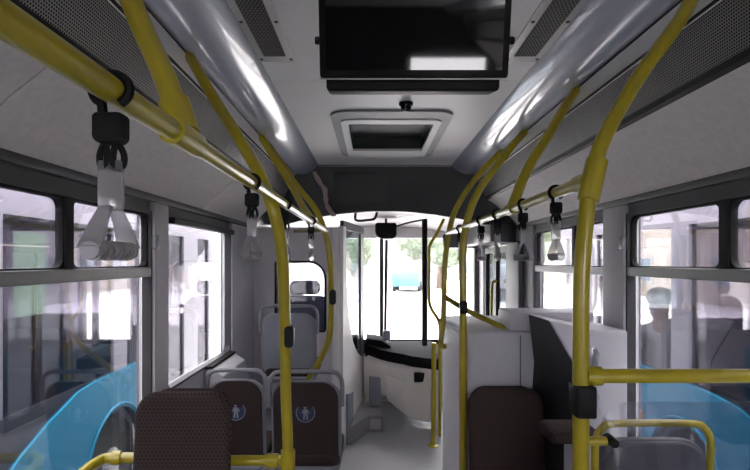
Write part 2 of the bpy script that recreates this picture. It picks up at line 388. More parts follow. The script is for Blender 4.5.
# ------------------------------------------------------------------ front header, dome, driver cab
def header():
    e = empty('front_header', (XC, YF, 1.88), label='wide black curved header above the windscreen and cab', cat='header')
    def top(h):
        h = abs(h)
        pts = [(0, 2.40), (.556, 2.40), (.66, 2.318), (.765, 2.33), (.778, 2.255), (.842, 2.115), (.9, 2.083), (1.0, 2.003), (1.09, 1.915), (1.12, 1.875)]
        for (a, za), (b, zb) in zip(pts, pts[1:]):
            if a <= h <= b: return za+(zb-za)*(h-a)/(b-a)
        return 1.87
    N = 60; rows = [[], [], [], []]
    for i in range(N+1):
        h = -1.115+2.23*i/N
        zt = top(h)+.004; zb = min(zt-.003, 2.025-.115*min(1, abs(h)/.85)**2)
        yb = .12
        rows[0].append((h, .0, zt-1.88)); rows[1].append((h, yb, zb-1.88)); rows[2].append((h, yb+.05, zb-1.88)); rows[3].append((h, .06, zt-1.88))
    mb = MB().sheet(rows+[rows[0]])
    bd = mb.build('fascia', 'fascia_black', e, ang=35)
    # information panel and the edge bead on top
    def at(px, py):
        k = (VY-py)/FPX; t = 0
        for _ in range(20):
            Y = YF+t; z = EYE+k*Y; t = .12*(2.404-z)/(2.404-2.02)
        p = P(px, py, YF+t); return Vector((p.x-XC, p.y-YF-.006, p.z-1.88))
    pan = MB(); cs = [at(334, 173), at(387, 172), at(387, 205), at(334, 206)]
    pan.add(cs+[c+Vector((0, .02, 0)) for c in cs], [(0, 1, 2, 3), (7, 6, 5, 4)]+[(i, (i+1) % 4, 4+(i+1) % 4, 4+i) for i in range(4)])
    pan.build('display_panel', 'hatch_dark', e, smooth=False)
    MB().tube([c+Vector((0, -.001, 0)) for c in cs], .003, 6, 0, closed=True).build('display_frame', 'dark_frame', e)
    MB().box(-.556, .556, -.012, .004, .505, .52).build('edge_bead', 'hatch_grey', e, bevel=.003)
header()
# roof of the cab ahead of the header: pale dome
q = MB(); rows = []
for i in range(9):
    y = 4.46+(YB-4.46)*i/8; r_ = []
    for j in range(25):
        h = -1.12+2.24*j/24; r_.append((XC+h, y, 2.085-.16*(abs(h)/1.12)**2-.09*(i/8)**2))
    rows.append(r_)
rows2 = [[(x, y, z+.02) for x, y, z in r_] for r_ in rows]
q.sheet(rows); q.sheet(rows2)
dome = q.build('cab_ceiling', 'cab_white', ceiling)
thing('grab_hook', MB().tube([P(356, 216.5, 5.0)+Vector((0, 0, .06)), P(356, 220, 5.0), P(368, 220, 5.0), P(375, 218, 5.0), P(378, 212, 5.0)+Vector((0, 0, .05))], .013, 8, 5), 'black_trim', 'black bent grab hook under the white cab ceiling', 'hook')
# mirror unit with its stem and arm
e = empty('inside_mirror', P(386, 239, 5.45), label='black inside mirror housing hanging before the windscreen', cat='mirror')
MB().slab(rrect(-.115, .11, .0, .17, (.02, .03, .08, .05)), XZ, -.05, .05, .03).build('housing', 'black_trim', e)
MB().tube([(.0, 0, .15), (0, 0, .36)], .012, 8, 0).build('stem', 'black_trim', e)
MB().tube([(.1, 0, .13), (.24, -.2, .16), (.37, -.50, .165)], .010, 8, 3).build('arm', 'black_trim', e)
thing('sensor_pole', MB().tube([P(386.5, 240, 5.45), P(385, 345, 5.4)], .016, 10, 0).box(*[v for p in (0,) for v in (P(385, 345, 5.4).x-.03, P(385, 345, 5.4).x+.03)], 5.37, 5.43, .72, .76), 'dark_frame', 'thin dark pole from the mirror down to the dashboard', 'pole')
thing('sun_blind', MB().box(.78, XR-.03, 5.70, 5.80, 1.74, 1.90), 'fascia_black', 'black rolled blind box above the right side of windscreen', 'blind', bevel=.03)
thing('door_post', MB().box(.472, .522, 4.88, 4.94, .80, 1.995), 'black_trim', 'thick black upright post at the right end of the dashboard', 'post', bevel=.012)

# driver cab partition
e = empty('cab_partition', (XL, 4.40, 0), label='grey cab partition wall with rounded window behind the driver', cat='partition')
pz = lambda px, py: (P(px, py, 4.40).x-XL, P(px, py, 4.40).z)
ox0, ox1 = .003, pz(338, 0)[0]; wx0, wz1 = pz(276, 262); wx1, wz0 = pz(325, 331)
# panel as a frame around the opening
MB().ring(rect_like(ox0, ox1, 0, 1.885, 7), rrect(wx0, wx1, wz0, wz1, (.14, .02, .02, .02), 7), XZ, 0, .04).build('panel', 'panel_grey', e, ang=30)
MB().ring(rrect(wx0-.012, wx1+.012, wz0-.012, wz1+.012, (.15, .03, .03, .03), 7), rrect(wx0+.006, wx1-.006, wz0+.006, wz1-.006, (.135, .02, .02, .02), 7), XZ, -.006, .046).build('window_seal', 'black_rubber', e)
MB().prism(rrect(wx0, wx1, wz0, wz1, (.14, .02, .02, .02), 7), XZ, .018, .023).build('pane', 'glass', e, smooth=False)
MB().box(ox1-.05, ox1+.01, -.012, .05, 0, 1.885).build('corner_post', 'cab_white', e, bevel=.01)
# driver's cab door, running forward from the partition
Ad, Bd = Vector((-.262, 4.45)), Vector((-.085, 5.50))
dirn = (Bd-Ad); ln = dirn.length; du = dirn/ln; nu = Vector((du.y, -du.x))
e = empty('cab_door', (Ad.x, Ad.y, 0), math.atan2(du.y, du.x), label='white driver cab door with curved glass beside the aisle', cat='door')
def dp(px, py):
    k = (px-VX)/FPX; t = (k*Ad.y-Ad.x)/(dirn.x-k*dirn.y); Y = Ad.y+t*dirn.y
    return (t*ln, EYE-(py-VY)*Y/FPX)
fn = lambda a, b, d: (a, d, b)
pl = [dp(*p) for p in ((340.5, 436), (341, 226), (344, 227), (344, 284), (347, 318), (351, 342), (355, 352), (359, 356), (364, 356.5), (364, 399), (352, 425))]
MB().prism(pl, fn, -.02, .02).build('door_panel', 'cab_white', e, smooth=False)
gl = [dp(*p) for p in ((344, 227), (344, 284), (347, 318), (351, 342), (355, 352), (359, 356), (363.5, 356), (362.5, 228))]
MB().prism(gl, fn, -.003, .003).build('pane', 'glass_door', e, smooth=False)
MB().tube([(a, 0, b) for a, b in [dp(*p) for p in ((344.4, 228), (344.4, 284), (347, 318), (351, 342), (355, 352), (359, 356), (363, 356))]], .012, 8, 3).build('glass_seal', 'black_rubber', e)
a0, b0 = dp(361, 229); a1, b1 = dp(362.5, 356)
MB().box(a0-.06, a0+.09, -.012, .012, b1+.02, b0).build('slide_frame', 'alu_frame', e, smooth=False)
MB().box(.02, a1, -.015, .015, b0-.05, b0+.02).build('top_frame', 'dark_frame', e, smooth=False)
MB().prism([dp(*p) for p in ((343.5, 394), (348.5, 391), (348.5, 446), (343.5, 452))], fn, -.045, -.02).build('edge_guard', 'seat_grey', e, smooth=False)
# driver platform step
e = empty('cab_step', (0, 0, 0), label='grey step platform at the foot of the cab door', cat='step')
MB().prism([(-.20, 4.50), (-.03, 4.86), (.10, 4.86), (.10, 5.60), (-.08, 5.60)], XY, 0, .15).build('step_body', 'hatch_grey', e, smooth=False, bevel=.01)
MB().box(-.02, .085, 4.853, 4.8595, .03, .12).build('face_plate', 'vent_plate', e, smooth=False)
MB().prism([(-.19, 4.53), (-.02, 4.88), (.09, 4.88), (.09, 5.60), (-.07, 5.60)], XY, .15, .155).build('tread', 'floor_vinyl', e, smooth=False)
# driver seat seen through the partition window
e = empty('driver_seat', (-.62, 4.95, 0), label='black high-backed driver seat behind the cab partition window', cat='seat')
MB().slab(rrect(-.25, .25, .55, 1.28, (.12, .12, .05, .05)), XZ, -.19, -.07, .04).build('backrest', 'seat_navy', e)
MB().slab(rrect(-.14, .14, 1.29, 1.42, .05), XZ, -.17, -.08, .03).build('headrest', 'seat_navy', e)
MB().slab(rrect(-.25, .25, -.2, .28, .06), XY, .42, .56, .04).build('cushion', 'seat_navy', e)
MB().lathe([(.2, 0), (.2, .04), (.07, .08), (.07, .42)], (0, 0, 0)).build('pedestal', 'black_trim', e)

# dashboard
e = empty('dashboard', (0, 5.0, 0), label='beige dashboard with dark top below the windscreen', cat='dashboard')
Yd = lambda px: 5.25-(px-364)/76*.42
def dd(px, py, off=0):
    p = P(px, py, Yd(px)+off); return Vector((p.x, p.y-5, p.z))
cols = [364, 372, 380, 388, 396, 404, 412, 420, 428, 434, 438.5]
topy = [350, 353, 356, 358, 359.5, 361, 363, 364, 365, 366, 366]
boty = [398, 396, 395, 396, 400, 408, 414, 418, 421, 424, 437]
rows = []
for t in (0, .12, .3, .5, .7, .88, 1):
    rows.append([dd(c, a+(b-a)*t, .03*math.sin(t*3.1)*0) + Vector((0, -.035*math.sin(t*math.pi), 0)) for c, a, b in zip(cols, topy, boty)])
mb = MB(); n = len(cols); back = [[p+Vector((.0, .14, 0)) for p in r] for r in rows]
mb.sheet(rows); mb.sheet(back)
# rim faces
for R_ in (0, -1): mb.sheet([rows[R_], back[R_]])
for c in (0, -1): mb.sheet([[r[c] for r in rows], [r[c] for r in back]])
mb.build('front_panel', 'dash_beige', e, ang=50)
# dark binnacle top
mb = MB(); tp = []
for c, y in zip(cols, topy):
    a = dd(c, y)+Vector((0, -.03, -.03)); b = a+Vector((0, -.005, .10)); tp.append((a, b, Vector((b.x+.02, .35, b.z+.02)), Vector((b.x+.04, .86, .70))))
mb.sheet([[t[0] for t in tp], [t[1]+Vector((0, .0, 0)) for t in tp], [t[2] for t in tp], [t[3] for t in tp], [Vector((t[3].x, t[3].y, .55)) for t in tp], [Vector((t[0].x, t[0].y+.1, t[0].z)) for t in tp]])
mb.build('top_cover', 'dash_dark', e, ang=35)
# raised right corner, lower storage pocket, key box, wheel
pk = [dd(*p)+Vector((0, -.055, 0)) for p in ((386, 375), (400, 381), (414, 383), (426, 380), (430, 402), (428, 421), (410, 417), (398, 408), (387, 398))]
mb = MB(); n = len(pk); mb.add(pk+[p+Vector((0, .06, 0)) for p in pk], [tuple(range(n)), tuple(range(n, 2*n))[::-1]]+[(i, (i+1) % n, n+(i+1) % n, n+i) for i in range(n)])
mb.build('storage_pocket', 'dash_beige', e, bevel=.01)
p = dd(419, 376)
MB().box(p.x-.05, p.x+.05, p.y-.05, p.y+.0, p.z-.05, p.z+.04).build('ticket_slot', 'black_trim', e, bevel=.01)
p = dd(376, 390)
MB().box(p.x-.07, p.x+.05, p.y-.06, p.y+.02, p.z-.14, p.z+.14).build('heater_cover', 'seat_grey', e, bevel=.015)
p = dd(366, 347); q_ = dd(386, 356)
MB().slab([(p.x-.01, q_.z-.03), (q_.x+.05, q_.z-.03), (q_.x+.05, q_.z+.08), (q_.x-.05, q_.z+.14), (p.x, q_.z+.16)], XZ, p.y-.02, p.y+.35, .02).build('instrument_hood', 'dash_dark', e)
p = dd(387, 340)
MB().lathe([(.035, 0), (.04, .02), (.04, .09), (.03, .10)], (p.x, p.y+.15, .80)).build('cup', 'white_sticker', e)
MB().box(-.96, -.15, .35, .86, .3, .80).build('driver_console', 'dash_dark', e, bevel=.05)
wheel = MB(); ctr = Vector((-.58, .2, .86)); tl = Matrix.Rotation(math.radians(60), 3, 'X')
wheel.tube([ctr+tl@Vector((.22*math.cos(a), 0, .22*math.sin(a))) for a in [k*math.pi/12 for k in range(24)]], .014, 8, 0, closed=True)
for a in (0, 2.1, 4.2): wheel.tube([ctr, ctr+tl@Vector((.22*math.cos(a), 0, .22*math.sin(a)))], .012, 8, 0)
wheel.tube([ctr, ctr+Vector((0, .25, -.25))], .03, 10, 0)
wheel.build('steering_wheel', 'black_trim', e)

# ------------------------------------------------------------------ ceiling fittings
# monitor
tl = Matrix.Rotation(math.radians(-5), 4, 'X')
e = empty('ceiling_monitor', P(414, 78, 1.38), label='large black monitor hung from the ceiling', cat='monitor'); e.rotation_euler = (math.radians(12), 0, 0)
MB().slab(rrect(-.25, .25, 0, .30, .008, 2), XZ, 0, .03, .004).build('bezel', 'bezel', e)
MB().box(-.232, .232, -.002, .004, .020, .282).build('screen', 'screen', e, smooth=False)
MB().box(-.251, .251, .004, .01, -.003, .001).build('lit_edge', 'vent_plate', e, smooth=False)  # pale strip paints a lit lower edge on the black bezel
MB().slab(rrect(-.236, .236, -.03, .29, .01, 2), XZ, .031, .13, .006).build('housing', 'black_trim', e)
for s in (-1, 1): MB().lathe([(.009, -.006), (.011, 0), (.009, .008)], (s*.256, .015, .096), 'x', 12).build('knob', 'black_trim', e)
MB().box(-.16, .16, .04, .11, .288, .335).build('ceiling_mount', 'black_trim', e, smooth=False)
# vents
def vent(s, label):
    cx = XC+s*.484; y0, y1 = .70, 2.075
    e = empty('ceiling_vent', (cx, y1, CZ), label=label, cat='vent', group='perforated ceiling vents')
    L = y1-y0
    MB().box(-.070, .070, -L, 0, -.006, 0).build('plate', 'vent_plate', e, bevel=.002)
    MB().box(-.042, .042, -L+.06, -.062, -.0085, -.006).build('grille', 'vent_grille', e, smooth=False, uvfn=lambda co, n: (co.x, co.y))
    for y in (-.03, -.35, -.68, -1.0, -1.33):
        for x in (-.058, .058): MB().lathe([(.0065, -.006), (.0065, -.009), (.004, -.0105)], (x, y, 0), 'z', 10).build('screw', 'dark_frame', e)
vent(-1, 'perforated vent plate in the ceiling left of the monitor'); vent(1, 'perforated vent plate in the ceiling right of the monitor')
# dome camera
p = P(406, 103, 2.63)
e = empty('dome_camera', (p.x, p.y, CZ), label='small black dome camera on the ceiling below the monitor', cat='camera')
MB().lathe([(.036, 0), (.036, -.012), (.03, -.016)], (0, 0, 0)).build('base', 'black_trim', e)
MB().lathe([(.028, -.014), (.026, -.028), (.018, -.038), (.006, -.043)], (0, 0, 0)).build('dome', 'screen', e)
# hatch
e = empty('roof_hatch', (XC, 3.34, CZ), label='square emergency roof hatch in the white ceiling', cat='hatch')
MB().ring(rrect(-.335, .335, -.59, .60, .10), rrect(-.285, .285, -.45, .585, .06), XY, -.012, 0).build('gasket', 'hatch_grey', e, ang=30)
MB().ring(rrect(-.285, .285, -.45, .585, .06), rrect(-.245, .245, -.365, .365, .02), XY, -.018, .0).build('frame', 'ceiling_white', e, ang=30)
MB().ring(rect_like(-.25, .25, -.37, .37), rrect(-.247, .247, -.367, .367, .02), XY, 0, .09).build('shaft', 'hatch_dark', e)
MB().box(-.25, .25, -.37, .37, .075, .09).build('lid', 'hatch_dark', e, smooth=False)
MB().tube([(-.17, -.30, .075), (-.17, -.30, .04), (-.10, -.30, .04), (-.10, -.30, .075)], .008, 8, 2).build('handle', 'red_bit', e)
# loose cables by the header
e = empty('cable_bundle', P(316, 175, 4.34), label='tangle of loose pinkish cables hanging over the black header', cat='cable')
o0 = P(316, 175, 4.34)
for k, m_ in enumerate(('wire_pink', 'wire_grey', 'wire_pink', 'wire_grey', 'wire_pink')):
    pts = []
    for j, (px, py) in enumerate(((315, 172), (319, 181), (325, 190), (326, 199), (328, 207), (334, 216))):
        q_ = P(px+random.uniform(-2.2, 2.2), py, 4.30+.022*j)-o0; pts.append(q_)
    MB().tube(pts, .009, 6, 4).build('cable', m_, e)

# ------------------------------------------------------------------ handrails, poles
RZ = EYE+.185; RLX = -.282; RRX = .498; RR = .0148
def rail(name, pts, label, cat='handrail', r=RR, smooth=6, group=None, ends=True, clamps=(), buttons=()):
    base = Vector(pts[0]); e = empty(name, base, label=label, cat=cat, group=group)
    MB().tube([Vector(p)-base for p in pts], r, 14, smooth).build('tube', 'yellow_rail', e)
    for a, b in clamps: MB().tube([Vector(a)-base, Vector(b)-base], r*1.35, 14, 0).build('sleeve', 'yellow_rail', e)
    for b, h, rr in buttons:
        b = Vector(b)-base
        MB().slab(rrect(-rr, rr, -h, h, rr*.8), lambda a, c, d: (b.x+a, b.y+d, b.z+c), -r-.014, -r+.03, .006).build('stop_button', 'black_trim', e)
    return e
rail('overhead_handrail', [(RLX, -1.2, RZ), (RLX, 3.12, RZ)], 'long yellow overhead handrail on the left carrying four straps', clamps=[((RLX, .73, RZ), (RLX, .83, RZ)), ((RLX, 3.08, RZ), (RLX, 3.125, RZ))])
rail('overhead_handrail', [(RRX, 1.20, RZ), (RRX, 3.42, RZ)], 'yellow overhead handrail on the right carrying five straps', clamps=[((RRX, 1.20, RZ), (RRX, 1.26, RZ)), ((RRX, 1.82, RZ), (RRX, 1.9, RZ))])
rail('link_rail', [(RLX, 3.125, RZ), (-.655, 4.405, 1.85)], 'short thin rail from the left handrail end to the cab partition', r=.013)
cl = lambda s, Y: Vector((XC+s*.762, Y, 2.338))
rail('grab_pole', [P(184, 135, .80)+Vector((0, 0, -.004)), P(167, 83, .82), P(143, 30, .86), P(119, -20, .92), (-.58, .99, 2.24), cl(-1, 1.04)], 'curved yellow grab pole nearest the viewer above the first left strap', 'pole', r=.0185, clamps=[(P(184, 135, .80), P(174, 103, .813))])
p2 = [P(288, 470, 1.80), P(288, 470, 1.80), P(286, 400, 1.78), P(285, 340, 1.72), P(284, 290, 1.64), P(281.5, 250, 1.56), P(275, 215, 1.50), P(262, 180, 1.52), P(240, 140, 1.60), P(212, 95, 1.72), cl(-1, 1.845)]
p2[0].z = 0.0
rail('grab_pole', p2, 'tall curved yellow grab pole left of the aisle with a black button', 'pole', r=.0185, buttons=[(P(290, 336, 1.71), .035, .015)], clamps=[(P(288, 450, 1.80), P(288, 472, 1.80))])
rail('grab_pole', [cl(-1, 3.02), P(275, 160, 3.0), P(292, 187, 2.9), P(303, 207, 2.75), (RLX, 2.55, RZ)], 'short curved yellow pole from left cove to the handrail, third from the viewer', 'pole', r=.019)
pe = [cl(-1, 3.22), P(283, 166, 3.2), P(300, 190, 3.17), P(314, 207, 3.15), P(323, 226, 3.14), P(329, 250, 3.14), P(331, 280, 3.16), P(331, 318, 3.2), P(328, 342, 3.25), P(318, 364, 3.42), P(306, 386, 3.56), P(303, 420, 3.57)]
pe.append(Vector((pe[-1].x, pe[-1].y, 0)))
rail('grab_pole', pe, 'curved yellow pole bending down behind the left aisle seat toward the cab', 'pole', r=.0185, buttons=[(P(333, 297, 3.17), .045, .02)])
pr = [P(581, 470, 1.19), P(581, 400, 1.19), P(581, 300, 1.19), P(584, 240, 1.19), P(592, 175, 1.195), P(608, 130, 1.22), P(640, 75, 1.27), P(680, 20, 1.32), cl(1, 1.385)]
pr.insert(0, Vector((pr[0].x, 1.19, 0)))
epr = rail('grab_pole', pr, 'thick curved yellow grab pole in the right foreground', 'pole', r=.0182, clamps=[(P(588, 200, 1.193), P(597, 160, 1.20))])
p = P(582, 400, 1.19)-Vector(pr[0]); MB().box(p.x-.021, p.x+.023, p.y-.03, p.y+.03, p.z-.036, p.z+.036).build('button_box', 'black_trim', epr, bevel=.006)
rail('grab_pole', [(RRX, 1.86, RZ), P(527, 170, 1.93), P(548, 135, 2.02), cl(1, 2.2)], 'short curved yellow pole joining right handrail between two straps', 'pole', r=.019, smooth=8)
pb = [P(463, 470, 2.775), P(463, 400, 2.775), P(463, 300, 2.775), P(463, 250, 2.775), P(468, 218, 2.775), P(478, 192, 2.78), P(495, 168, 2.81), P(512, 146, 2.86), cl(1, 2.92)]
pb.insert(0, Vector((pb[0].x, 2.775, 0)))
rail('grab_pole', pb, 'tall curved yellow pole at the aisle corner of the grey box', 'pole', r=.020, buttons=[(P(463, 307, 2.77), .035, .02)])
pa = [Vector((.52, 3.46, 1.04)), P(441, 345, 3.42), P(443, 325, 3.42), P(444, 300, 3.42), P(445, 262, 3.42), P(451, 223, 3.42), P(461, 200, 3.42), P(480, 173, 3.42), cl(1, 3.44)]
rail('grab_pole', pa, 'farthest curved yellow pole on the right ending at the handrail tip', 'pole', r=.0185)
rail('box_rail', [P(443.5, 295, 3.42), P(448, 299, 3.38), P(470, 312, 3.15), P(505, 329, 2.9), Vector((.74, 2.88, 1.19))], 'yellow sloping rail down to the top of the grey box', r=.017)
rail('box_rail', [P(441, 320, 3.43), P(448, 326, 3.5), P(460, 332, 3.5)+Vector((0, 0, -.05))], 'short low yellow rail hooked onto the grey box side', r=.016)
e = rail('floor_post', [P(433, 446, 4.50), P(434, 352, 4.50), P(434, 344, 4.50)], 'short straight yellow post standing on the floor by the door', 'post', r=.021)
MB().lathe([(.05, -.004), (.05, .008), (.03, .014)], (0, 0, .002), n=20).build('foot_plate', 'yellow_rail', e)
rail('door_rail', [P(444, 219, 4.72), P(437, 233, 4.72), P(429.5, 247, 4.72), P(429, 262, 4.72), P(429, 298, 4.72), P(432, 310, 4.72), P(439, 322, 4.72), P(440, 345, 4.72), P(440, 440, 4.75)], 'slim bent yellow rail beside the black door post', r=.015)
# bar behind the nearest left seat, running to the side wall
zb = P(0, 461, 1.83).z
rail('seat_bar', [P(288, 461, 1.805), (-.36, 1.835, zb), (-.6, 1.835, zb), (-.90, 1.835, zb+.01), (-.955, 1.80, zb+.005), (-.970, 1.70, zb-.01), (-.972, 1.4, zb-.05), (-.972, 1.0, zb-.12)], 'low yellow bar running from the left pole to the side wall', r=.0185, clamps=[((-.33, 1.83, zb), (-.37, 1.835, zb)), ((-.885, 1.835, zb+.01), (-.915, 1.83, zb+.01))])
# bar with glass screen on the right
zr = P(0, 376, 1.19).z
rail('screen_bar', [(P(581, 376, 1.19)), (XR-.004, 1.19, zr)], 'horizontal yellow bar across the right window at seat height', r=.0165, clamps=[((P(581, 0, 1.19).x+.01, 1.19, zr), (P(581, 0, 1.19).x+.045, 1.19, zr))])
x0 = P(600, 0, 1.19).x; zt = P(0, 402, 1.19).z
e = empty('glass_screen', (x0, 1.19, .45), label='tinted clear screen under the right yellow bar', cat='screen')
MB().slab(rrect(0, XR-x0-.012, .0, zt-.45, (.02, .07, .03, .02)), XZ, -.003, .003, .001).build('sheet', 'glass_tint', e)
p = P(600, 441, 1.19)
rail('screen_bracket', [P(581, 441, 1.19), P(606, 441, 1.19)], 'small yellow bracket fixing the tinted screen to the pole', 'bracket', r=.010)
MB().lathe([(.010, -.02), (.012, -.005), (.012, .02)], (P(611, 0, 1.19).x-x0, 0, P(0, 441, 1.19).z-.45), 'y', 12).build('bolt', 'black_trim', e)

# ------------------------------------------------------------------ hand straps
def make_strap():
    e = empty('hand_strap', (0, 0, 0))
    # origin on the rail axis; the rail runs along Y
    MB().tube([(.020*math.cos(a), 0, .020*math.sin(a)) for a in [math.radians(d) for d in range(-60, 241, 20)]]+[(-.009, 0, -.03), (-.007, 0, -.036)], .0055, 8, 2).build('hook', 'black_rubber', e)
    MB().slab(rrect(-.0165, .0165, -.068, -.030, (.006, .006, .010, .010)), XZ, -.011, .011, .004).build('clip', 'black_rubber', e)
    for s in (-1, 1):
        MB().tube([(s*.006, 0, -.066), (s*.013, .002, -.080), (s*.012, .002, -.094), (s*.006, 0, -.098), (s*.003, -.002, -.088)], .0035, 6, 4, closed=True).build('loop', 'black_rubber', e)
    # clear strap: folded flat band
    mb = MB(); mb.slab(rrect(-.013, .013, -.150, -.088, .003), XZ, -.0035, .0035, .001)
    mb.build('strap', 'clear_plastic', e)
    # stirrup handle, turned along the bus
    h = MB(); R = Matrix.Rotation(math.radians(90), 3, 'Z')
    for s in (-1, 1):
        pts = [R@Vector((s*.010, 0, -.145)), R@Vector((s*.026, 0, -.168)), R@Vector((s*.042, 0, -.196))]
        for w_, (p_, q_) in enumerate(zip(pts, pts[1:])):
            a0 = .006+.003*w_; a1 = a0+.003
            n_ = R@Vector((0, 1, 0)); t_ = R@Vector((1, 0, 0))*.003
            vs = [p_-n_*a0-t_, p_+n_*a0-t_, p_+n_*a0+t_, p_-n_*a0+t_, q_-n_*a1-t_, q_+n_*a1-t_, q_+n_*a1+t_, q_-n_*a1+t_]
            h.add(vs, [(0, 1, 2, 3), (7, 6, 5, 4), (0, 4, 5, 1), (1, 5, 6, 2), (2, 6, 7, 3), (3, 7, 4, 0)])
    h.build('stirrup', 'clear_plastic', e)
    g = MB(); pts = [R@Vector((x, 0, -.200)) for x in (-.044, .044)]; g.tube(pts, .0105, 12, 0)
    for k in range(7):
        c = R@Vector((-.036+.012*k, 0, -.200)); a = R@Vector((1, 0, 0))*.0025; g.tube([c-a, c+a], .0125, 12, 0)
    g.build('grip', 'clear_plastic', e)
    return e
proto = make_strap()
spots = [(RLX, RLX*FPX/(111-VX), 'clear plastic hand strap nearest the viewer on the left rail', 0),
         (RLX, RLX*FPX/(252-VX), 'second clear hand strap on the left rail, just before tall pole', -12),
         (RLX, RLX*FPX/(285-VX), 'third hand strap on the left rail, behind the tall yellow pole', -8),
         (RLX, RLX*FPX/(311-VX), 'farthest hand strap on the left rail, before the cab partition', 10),
         (RRX, RRX*FPX/(556-VX), 'clear hand strap nearest the thick pole on the right rail', 0),
         (RRX, RRX*FPX/(523-VX), 'second hand strap on right rail, wide handle against dark pillar', 25),
         (RRX, RRX*FPX/(497.5-VX), 'third and middle hand strap on the right rail', -8),
         (RRX, RRX*FPX/(481-VX), 'fourth hand strap from the viewer on the right rail', 8),
         (RRX, RRX*FPX/(460-VX), 'farthest hand strap on the right rail, between two poles', 0)]
for i, (x, y, lab, rz) in enumerate(spots):
    o = proto if i == 0 else copy_tree(proto)
    o.location = (x, y, RZ); o.scale = (.92, .92, .87) if i else (1, 1, .87); o.rotation_euler = (0, 0, math.radians(rz)); tag(o, lab, 'hand strap', 'hand straps on the overhead rails')

# ------------------------------------------------------------------ seats
def roundel(parent, x, z, y, r=.058):
    st = MB().lathe([(r, 0), (r, -.0015), (r*.98, -.002)], (x, y, z), 'y', 28).build('priority_sticker', 'blue_sticker', parent)
    ring = MB().ring([(r*.97*math.cos(a), r*.97*math.sin(a)) for a in [k*math.pi/16 for k in range(32)]], [(r*.90*math.cos(a), r*.90*math.sin(a)) for a in [k*math.pi/16 for k in range(32)]], lambda a, b, d: (x+a, d, z+b), y-.0032, y-.002)
    ring.build('ring', 'white_sticker', st)
    f = MB(); k = r/.058
    f.lathe([(.009*k, 0), (.009*k, -.001)], (x-.002*k, y-.0022, z+.034*k), 'y', 14)
    for poly in ([(-.012, .022), (.008, .022), (.012, -.008), (-.012, -.008)], [(-.012, -.008), (-.002, -.008), (-.004, -.042), (-.013, -.042)], [(.002, -.008), (.012, -.008), (.016, -.042), (.007, -.042)],
                 [(.010, .020), (.025, .0), (.020, -.004), (.008, .010)], [(-.012, .020), (-.024, -.002), (-.019, -.005), (-.010, .010)]):
        f.prism([(a*k, b*k) for a, b in poly], lambda a, b, d: (x+a, d, z+b), y-.0034, y-.002)
    f.build('pictogram', 'white_sticker', st, smooth=False)
def seat(loc, rz, w, h, label, back='fabric', handle='handle_grey', sticker=None, lift=0., shell='seat_grey', cat='seat', group=None, rr=.10, leg=True):
    """local: faces +Y, back of the seat towards -Y; h = top of the backrest above the floor"""
    e = empty('bus_seat', (loc[0], loc[1], lift), rz, label, cat, group)
    h -= lift; b0 = .40; t = math.radians(6); hw = w/2
    lean = lambda a, b, d: (a, d-(b-b0)*math.tan(t)+(h-b0)*math.tan(t), b)
    sh = 0 if handle else .012
    MB().slab(rrect(-hw+sh, hw-sh, b0-.04, h-sh, (rr, rr, .05, .05), 7), lean, .02, .055, .012).build('back_shell', shell, e)
    uvf = lambda co, n: (co.x, co.z)
    MB().slab(rrect(-hw+.016, hw-.016, b0+.0, h-.004, (rr, rr, .05, .05), 7), lean, .0, .022, .009).build('rear_cover', back, e, uvfn=uvf)
    MB().slab(rrect(-hw+.012-sh, hw-.012+sh, b0+.02, h-.012+sh, (rr, rr, .05, .05), 7), lean, .05, .10, .02).build('backrest_pad', 'fabric' if back == 'fabric' else back, e, uvfn=uvf)
    MB().slab(rrect(-hw, hw, .04, .47, .06, 5), XY, b0-.02, b0+.06, .025).build('cushion', 'fabric', e, uvfn=lambda co, n: (co.x, co.y))
    MB().slab(rrect(-hw+.01, hw-.01, .03, .45, .06, 5), XY, b0-.05, b0-.015, .01).build('seat_pan', shell, e)
    if leg:
        MB().box(-.12, .12, .14, .36, 0, .012).build('foot', 'dark_frame', e, bevel=.003)
        MB().box(-.05, .05, .20, .30, .01, b0-.045).build('leg', 'dark_frame', e, bevel=.01)
    if handle:
        z0 = h-.12; r = .013; k = hw+.006
        pts = [(-k, .04, z0-.03), (-k, .035, z0), (-k, .03, h-.01), (-k+.02, .028, h+.035), (-k+.06, .027, h+.052), (0, .026, h+.056), (k-.06, .027, h+.052), (k-.02, .028, h+.035), (k, .03, h-.01), (k, .035, z0), (k, .04, z0-.03)]
        MB().tube(pts, r, 10, 5).build('grab_handle', handle, e)
    if sticker is not None:
        zz = sticker-lift; off = (h-b0)*math.tan(t)-(zz-b0)*math.tan(t)
        roundel(e, 0, zz, off-.0005)
    return e
# nearest left seat (faces the rear), raised on a podium
def podium(name, x0, x1, y0, y1, z1, label):
    return tag(MB().box(x0, x1, y0, y1, 0.001, z1).build(name, 'box_grey', bevel=.02), label, 'podium')
podium('seat_podium', XL+.03, -.48, 1.20, 1.78, .22, 'low grey podium carrying the nearest brown seat on the left')
seat((-.622, 1.805), math.pi, .315, 1.165, 'brown patterned seat in the left foreground facing the viewer, without handle', handle=None, lift=.22, rr=.07)
seat((-.39, 3.03), 0, .415, .895, 'brown aisle seat with grey handle and round blue sticker', sticker=.71, group=None)
seat((-.803, 3.05), 0, .335, .90, 'brown window seat with grey handle, half hidden by the foreground seat', sticker=.715)
podium('wheel_podium', XL+.03, -.30, 3.62, 4.38, .36, 'grey wheel-arch podium in front of the cab partition')
seat((-.615, 3.80), 0, .41, 1.215, 'plain grey seat with tall handle against the cab partition', back='seat_grey', lift=.36)
seat((.686, 2.755), math.pi, .385, .945, 'brown seat in front of the grey box on the right of the aisle', handle=None, rr=.085)
seat((.972, 1.77), 0, .385, .985, 'grey-backed seat with yellow handle behind the tinted screen', back='seat_slate', handle='yellow_rail', shell='seat_slate')
